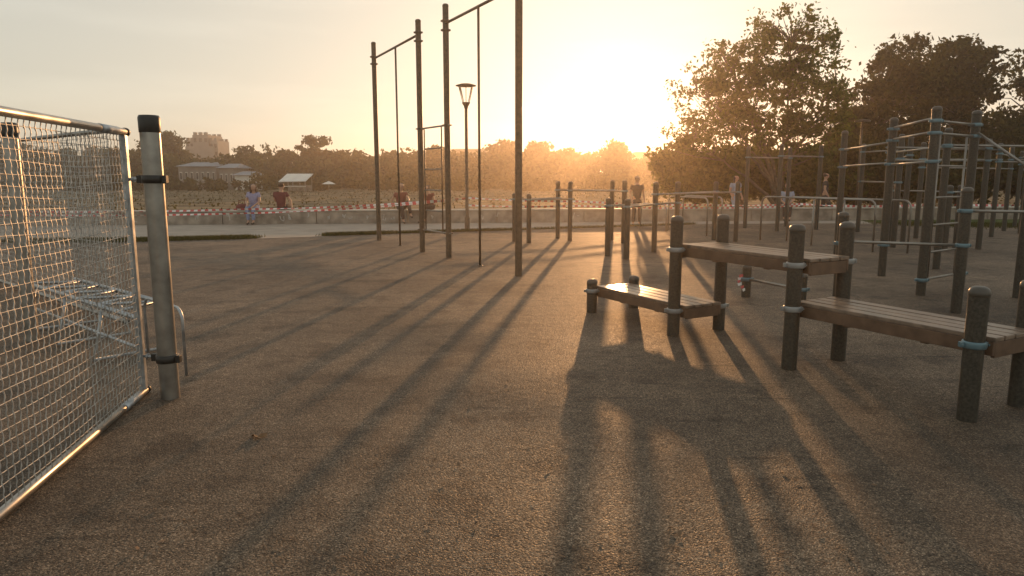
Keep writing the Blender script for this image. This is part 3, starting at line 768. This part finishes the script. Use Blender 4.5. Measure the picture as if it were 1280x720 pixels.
def tree(base, blobs, nclus, nleaf, ls, m, label, cs=0.35, stems=3, group=None, hollow=.35, trunk_r=.16, spread=.5, forkz=.25, name='broadleaf_tree'):
    """blobs: (x,y,z,rx,ry,rz) world ellipsoids that make up the crown"""
    base = Vector(base); root = thing(name, base, label, 'tree', group)
    B = np.array(blobs); w = B[:, 3] * B[:, 4] * B[:, 5]; pick = rng.choice(len(B), nclus, p=w / w.sum())
    d = rng.normal(size=(nclus, 3)); d /= np.linalg.norm(d, axis=1)[:, None]
    rad = (hollow ** 3 + (1 - hollow ** 3) * rng.random(nclus)) ** (1 / 3)
    cl = B[pick, :3] + d * rad[:, None] * B[pick, 3:]
    # tips at the rim give the ragged outline
    per = rng.multinomial(nleaf, rng.dirichlet(np.ones(nclus) * 2.2))
    sg = cs * (0.5 + rng.random(nclus))
    P = np.repeat(cl, per, 0) + np.clip(rng.normal(size=(per.sum(), 3)), -1.7, 1.7) * np.repeat(sg, per)[:, None] * np.array([1, 1, .62])
    P = P[P[:, 2] > .3]
    face_cloud('crown', P, ls, m, root, off=base)
    b = MB(root); top = B[:, 2].max(); rs = random.Random(int(abs(base.x * 10)) + 1)
    bn = np.array(base)
    hts = []
    for s in range(stems):
        an = s / stems * 6.283 + rs.random(); tipx = B[rs.randrange(len(B))]
        tip = Vector(tipx[:3]); p0 = base + Vector((math.cos(an), math.sin(an), 0)) * trunk_r * (1.2 if stems > 1 else 0)
        pts = []; n = 12
        for k in range(n + 1):
            t = k / n; q = lerp(p0, tip, t); q.x = p0.x + (tip.x - p0.x) * t ** 1.5; q.y = p0.y + (tip.y - p0.y) * t ** 1.5
            pts.append(q + Vector((rs.uniform(-.08, .08), rs.uniform(-.08, .08), 0)) * (1 if k else 0) - (UP * .1 if k == 0 else UP * 0))
        b.tube(pts, [trunk_r * (1 - .85 * k / n) for k in range(n + 1)], 8, False); hts.append(pts)
    trunk = b.build('trunk', M['bark'])
    b = MB(root)
    for i in range(min(nclus, 260)):
        tip = Vector(cl[i]); best = None
        cand = [q for st in hts for q in st if q.z < tip.z - .25] or [hts[0][1]]
        q0 = min(cand, key=lambda q: (q - tip).length + 0.4 * abs(q.z - tip.z + .8))
        mid_ = lerp(q0, tip, .5) + Vector((rs.uniform(-.2, .2), rs.uniform(-.2, .2), rs.uniform(-.1, .35)))
        r0 = min(.045, trunk_r * .34)
        b.tube([q0, mid_, tip], [r0, r0 * .6, r0 * .2], 5, False)
    b.build('limb', M['bark'])
    return root

def pxz(px, y, d, H=1.5):   # helper used for crown outlines: pixel column/row at distance d
    c, s_ = math.cos(R(8.9)), math.sin(R(8.9)); xx = (px - 640) / 880; yy = (360 - y) / 880
    dy = c + s_ * yy; dz = -s_ + c * yy
    return xx / dy * d, 1.5 + dz / dy * d
def blobs_from(lst, d, dep=.9):
    out = []
    for px, py, rx, *rz_ in lst:
        x_, z_ = pxz(px, py, d); k = d / 890; ry = rx * k * dep; out.append((x_, d + random.uniform(-.5, .5), z_, rx * k, ry, (rz_[0] if rz_ else rx * .85) * k))
    return out

big = [(985, 55, 62, 46), (1015, 75, 46, 46), (930, 95, 60, 42), (980, 125, 84, 48), (890, 145, 50, 46), (940, 160, 80, 34), (1020, 160, 46, 40), (865, 180, 36, 16),
       (995, 24, 24, 17), (955, 40, 26, 20), (1048, 52, 16, 12), (905, 75, 22, 16), (868, 112, 34, 32), (852, 150, 28, 24), (908, 72, 36, 26), (1052, 100, 18, 26)]
tree((12.0, 32, 0), blobs_from(big, 32, .7), 640, 21000, .088, M['leaf'], 'tall airy many-stemmed tree right of the sun with sky showing through its crown', cs=.20, stems=9, hollow=.1, trunk_r=.10)
d1 = [(1105, 95, 34, 26), (1090, 140, 40, 34), (1135, 120, 40, 40), (1075, 175, 34, 28), (1120, 190, 48, 34), (1130, 66, 20, 18), (1106, 72, 12, 12), (1082, 84, 12, 14), (1145, 56, 12, 12)]
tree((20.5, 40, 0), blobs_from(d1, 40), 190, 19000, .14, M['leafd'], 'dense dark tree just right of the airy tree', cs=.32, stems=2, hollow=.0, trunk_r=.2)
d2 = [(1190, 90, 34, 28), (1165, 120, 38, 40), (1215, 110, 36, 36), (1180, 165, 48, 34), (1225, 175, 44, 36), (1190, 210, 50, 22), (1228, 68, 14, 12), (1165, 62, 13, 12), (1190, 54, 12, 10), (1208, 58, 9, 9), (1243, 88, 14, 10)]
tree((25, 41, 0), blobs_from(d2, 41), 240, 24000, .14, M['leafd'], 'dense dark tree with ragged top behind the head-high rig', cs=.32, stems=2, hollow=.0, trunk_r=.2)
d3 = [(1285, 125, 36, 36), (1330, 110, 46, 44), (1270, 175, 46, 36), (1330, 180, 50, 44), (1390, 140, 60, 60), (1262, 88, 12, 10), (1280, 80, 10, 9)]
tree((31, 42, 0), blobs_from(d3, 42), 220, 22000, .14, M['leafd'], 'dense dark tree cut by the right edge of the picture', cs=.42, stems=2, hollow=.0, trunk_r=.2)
def shrub(lst, d, label, n, m='leafd', ls=.13, name='shrub'):
    bl = blobs_from(lst, d); cx = sum(b_[0] for b_ in bl) / len(bl)
    root = tree((cx, d, 0), bl, 60, n, ls, M[m], label, cs=.4, stems=3, hollow=0, trunk_r=.06, name=name); root['category'] = 'shrub'; root['group'] = 'shrubs under the trees'
shrub([(855, 208, 30, 20), (888, 212, 28, 20), (868, 232, 34, 16)], 34, 'rounded shrub below the left edge of the airy tree', 16000, 'leaf')
shrub([(930, 208, 32, 19), (905, 226, 28, 16), (950, 228, 30, 14)], 35, 'broad shrub directly below the middle of the airy tree', 16000, 'leaf')
shrub([(990, 208, 36, 20), (1015, 224, 34, 18)], 34, 'wide shrub below the right half of the airy tree', 16000, 'leaf')
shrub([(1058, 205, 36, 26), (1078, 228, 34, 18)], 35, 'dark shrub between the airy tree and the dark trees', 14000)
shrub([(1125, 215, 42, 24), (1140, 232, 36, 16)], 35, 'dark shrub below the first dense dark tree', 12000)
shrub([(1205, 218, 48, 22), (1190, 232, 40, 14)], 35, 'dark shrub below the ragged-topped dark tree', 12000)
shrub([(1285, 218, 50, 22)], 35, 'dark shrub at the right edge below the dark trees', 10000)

# far trees that stand out of the wood line: pixel column, top row, half width
far = [(212, 168, 16, 'rounded tree left of the castle-like block'), (185, 180, 16, 'low tree behind the top of the steel post'),
       (305, 186, 20, 'small flat tree right of the castle-like block'), (345, 178, 24, 'broad tree above the white roofed pavilion'), (395, 168, 26, 'highest dome-shaped tree of the far wood'),
       (440, 184, 26, 'low tree left of the tallest left post'), (500, 184, 30, 'wide tree behind the thin climbing pole'), (548, 180, 16, 'small tree seen through the ladder top'),
       (625, 174, 16, 'tuft-topped tree between street lamp and fourth tall post'), (672, 176, 16, 'loose crowned tree right of the fourth tall post'), (715, 178, 20, 'bushy tree left below the sun'),
       (768, 178, 14, 'narrow tree directly below the sun'), (600, 190, 24, 'low tree behind the street lamp')]
for px, py, hw, lab in far:
    d = random.uniform(104, 116); x_, zt_ = pxz(px, py, d); k = d / 890; rw = hw * k
    bl = [(x_, d, zt_ - rw * .6, rw * .8, rw * .8, rw * .6), (x_ - rw * .5, d, zt_ - rw * 1.1, rw * .7, rw * .7, rw * .6), (x_ + rw * .5, d, zt_ - rw * 1.15, rw * .7, rw * .7, rw * .6), (x_, d, zt_ - rw * 1.9, rw, rw, rw * .8)]
    tree((x_, d, 0), bl, 60, 4200, .30, M['leaff'], lab, cs=.5, stems=1, hollow=.1, trunk_r=.25)
# the wood itself: one mass nobody could count
N = 1500
px = rng.uniform(-150, 1450, N)
topr = np.interp(px, [-150, 0, 150, 300, 420, 520, 640, 760, 830, 1450], [180, 180, 186, 196, 190, 190, 192, 190, 196, 190])
cen = []
for i in range(N):
    d = rng.uniform(98, 135); x_, zt_ = pxz(px[i], topr[i] + rng.normal(0, 2), d); r_ = rng.uniform(1.0, 2.0)
    cen.append((x_, d, rng.uniform(.6, max(1.5, zt_ - r_ * .7)), r_))
cen = np.array(cen); per = 62
dd = rng.normal(size=(N * per, 3)); dd /= np.linalg.norm(dd, axis=1)[:, None]
P = np.repeat(cen[:, :3], per, 0) + dd * np.repeat(cen[:, 3], per)[:, None] * (rng.random((N * per, 1)) ** .4) * np.array([1, 1, .8])
P = P[P[:, 2] > 0]
o = face_cloud('far_wood', P, .42, M['leaff'], None, 'stuff'); tag(o, 'long dark wood on the skyline behind the dry field', 'wood')
y_ = 27 + 52 * rng.random(9000) ** .8; x_ = (rng.random(9000) * 2 - 1) * y_ * 1.0; cl5 = rng.random(9000)
P = np.stack([x_, y_, .03 + .10 * cl5], 1); P[:, 0] += rng.normal(0, .5, 9000)
o = face_cloud('field_tufts', P, .075, M['leafd'], None, 'stuff'); tag(o, 'rough low tufts scattered over the dry field behind the wall', 'tufts')
# hedge belt in front of it
N = 500; px = rng.uniform(-100, 1400, N); cen = []
for i in range(N):
    d = rng.uniform(80, 96); x_, _ = pxz(px[i], 222, d); lo_ = 200 < px[i] < 320; cen.append((x_, d, rng.uniform(.1, 1.0 if lo_ else 1.3), rng.uniform(.5, .9) if lo_ else rng.uniform(.6, 1.3)))
cen = np.array(cen); per = 60
dd = rng.normal(size=(N * per, 3)); dd /= np.linalg.norm(dd, axis=1)[:, None]
P = np.repeat(cen[:, :3], per, 0) + dd * np.repeat(cen[:, 3], per)[:, None] * (rng.random((N * per, 1)) ** .4)
P = P[P[:, 2] > 0]
o = face_cloud('hedge_belt', P, .26, M['leafd'], None, 'stuff'); tag(o, 'low dark hedge belt along the far side of the dry field', 'hedge')

# ------------------------------------------------------------------ far buildings
def house(d, px0, px1, pytop, pyeave, wallm, roofm, label, nwin, depth=8, name='long_building', pitch=True, cat='building'):
    x0, zr = pxz(px0, pytop, d); x1, ze = pxz(px1, pyeave, d); cx = (x0 + x1) / 2; wd_ = x1 - x0
    root = thing(name, (cx, d + depth / 2, 0), label, cat)
    b = MB(root); b.box((cx, d + depth / 2, ze / 2 - .05), (wd_, depth, ze + .1)); wl_ = b.build('wall', M[wallm])
    b = MB(root)
    o_ = .35
    if pitch:
        A = [(x0 - o_, d - o_, ze), (x1 + o_, d - o_, ze), (x1 + o_, d + depth + o_, ze), (x0 - o_, d + depth + o_, ze)]
        r1, r2 = (x0 + wd_ * .06, d + depth / 2, zr), (x1 - wd_ * .06, d + depth / 2, zr)
        for f in ((A[0], A[1], r2, r1), (A[2], A[3], r1, r2), (A[1], A[2], r2), (A[3], A[0], r1), (A[3], A[2], A[1], A[0])): b.poly(f)
    else: b.box((cx, d + depth / 2, (zr + ze) / 2 + .02), (wd_ + .4, depth + .4, zr - ze))
    b.build('roof', M[roofm])
    for i in range(nwin):
        wx_ = x0 + wd_ * (i + .5) / nwin; ww = wd_ / nwin * .4
        b = MB(root); b.box((wx_, d - .03, ze - 1.3), (ww, .1, 1.1)); w_ = b.build('window', M['wallw'], wl_)
        b = MB(root); b.box((wx_, d - .07, ze - 1.3), (ww * .8, .08, .9)); b.build('pane', M['glassd'], w_)
    return root
house(96, 222, 270, 202, 208, 'wallp', 'roofb', 'long low building with blue-grey roof and a row of windows below the castle-like block', 7)
house(92, 273, 292, 204, 210, 'wallp', 'roofb', 'smaller blue-grey roofed house just right of the long low building', 3, depth=6, name='small_house')
house(88, 293, 312, 214, 219, 'wallw', 'roofb', 'small pale house half hidden in trees above the seated woman', 2, depth=5, name='small_house')
house(165, 796, 816, 190, 193, 'stone', 'stone', 'flat roofed grey block just right below the sun', 5, depth=14, name='flat_block', pitch=False)
house(165, 566, 616, 184, 186.5, 'wallp', 'wallw', 'long pale roofed hall showing above the wood behind the street lamp', 8, depth=18, name='long_hall')
# castle-like apartment block
d = 175; k = d / 890
cb = thing('castle_like_block', (pxz(259, 180, d)[0], d, 0), 'grey apartment block with battlement-like stepped top on the far left skyline', 'apartment building')
for a, e, t, nm in ((250, 269, 170, 'tower'), (240, 250.2, 176.5, 'wing'), (268.8, 279, 176.5, 'wing'), (243, 276, 184, 'podium')):
    x0, z = pxz(a, t, d); x1, _ = pxz(e, t, d); dp = 12 if nm == 'tower' else (10 if nm == 'wing' else 14)
    b = MB(cb); b.box(((x0 + x1) / 2, d, z / 2), (x1 - x0, dp * .7, z)); w_ = b.build(nm, M['stone'])
    if nm != 'podium':
        n = 3 if nm == 'tower' else 2
        for i in range(n):
            for yy_ in (-dp * .35 + .3, dp * .35 - .3):
                q = MB(cb); q.box((x0 + (x1 - x0) * (i + .5) / n, d + yy_, z + .32), ((x1 - x0) / n * .62, .6, .66)); q.build('battlement', M['stone'], w_)
        for i in range(n):
            for j in range(3):
                q = MB(cb); q.box((x0 + (x1 - x0) * (i + .5) / n, d - dp * .35 - .02, z - 1.2 - j * 1.9), (.65, .1, .9)); q.build('window', M['glassd'], w_)
# white-roofed pavilion
d = 78; x0, z0_ = pxz(353, 217, d); x1, z1_ = pxz(386, 229, d)
pv = thing('pavilion', ((x0 + x1) / 2, d, 0), 'open pavilion with a big slanting white roof at the edge of the field', 'pavilion')
b = MB(pv); zl = pxz(353, 227, d)[1]
b.poly([(x0 - .1, d - 1.2, zl), (x1, d - 1.2, zl + .05), (x1 + .1, d + 1.6, z0_), (x0, d + 1.6, z0_)]); b.poly([(x0 - .1, d - 1.2, zl - .06), (x0, d + 1.6, z0_ - .06), (x1 + .1, d + 1.6, z0_ - .06), (x1, d - 1.2, zl - .01)])
b.build('roof', M['wallw'])
for px_ in (x0 + .1, (x0 + x1) / 2, x1 - .1):
    for yy_, zz in ((d - 1.1, zl), (d + 1.5, z0_ - .08)):
        b = MB(pv); b.tube([(px_, yy_, 0), (px_, yy_, zz)], .05, 6); b.build('pillar', M['wallp'])
b = MB(pv); b.box(((x0 + x1) / 2, d - 1.15, pxz(353, 232.5, d)[1] - .03), (x1 - x0, .06, .07)); b.build('railing', M['wallw'])
b = MB(pv); b.box(((x0 + x1) / 2, d + 1.4, .35), (x1 - x0 - .2, .1, .7)); b.build('back_wall', M['conc'])
ub = thing('sunshade', (pxz(411, 230, 76)[0], 76, 0), 'small white sunshade right of the white roofed pavilion', 'sunshade')
ux = ub.location.x; b = MB(ub); b.lathe((ux, 76, .95), [(.75, -.12), (.4, .05), (0, .2)], 8); b.build('canopy', M['wallw'])
b = MB(ub); b.tube([(ux, 76, 0), (ux, 76, 1.1)], .03, 6); b.build('pole', M['bar'])
# far lamp posts
for px_, d, pt_, lab in ((1078, 30, 152, 'thin lamp post with a flat head before the dark trees'), (949, 47, 150, 'thin mast among the trunks of the airy tree')):
    x_, z_ = pxz(px_, pt_, d); l2 = thing('park_lamp', (x_, d, 0), lab, 'lamp post')
    b = MB(l2); b.tube([(x_, d, 0), (x_, d, z_)], .045, 8); b.build('lamp_pole', M['tallpost'])
    b = MB(l2); b.lathe((x_, d, z_), [(0, 0), (.32, 0), (.30, .05), (.1, .08), (0, .08)], 14); b.build('lamp_top', M['tallpost'])

# ------------------------------------------------------------------ haze: one closed box of even pale air
b = MB(); b.box((0, 180, 5.7), (830, 500, 14.6)); hz = b.build('haze', None, None, 'stuff') if False else None
me = bpy.data.meshes.new('haze'); b.bm.to_mesh(me); b.bm.free()
mh = bpy.data.materials.new('haze_air'); mh.use_nodes = True; n, l = mh.node_tree.nodes, mh.node_tree.links
n.remove(n['Principled BSDF']); pvn = n.new('ShaderNodeVolumePrincipled')
pvn.inputs['Color'].default_value = (0.97, 0.88, 0.79, 1); pvn.inputs['Density'].default_value = 0.0018; pvn.inputs['Anisotropy'].default_value = 0.79
l.new(pvn.outputs[0], n['Material Output'].inputs['Volume'])
hz = link('haze', me, mh, None, 'stuff'); tag(hz, 'warm evening haze lying over the whole park', 'haze')
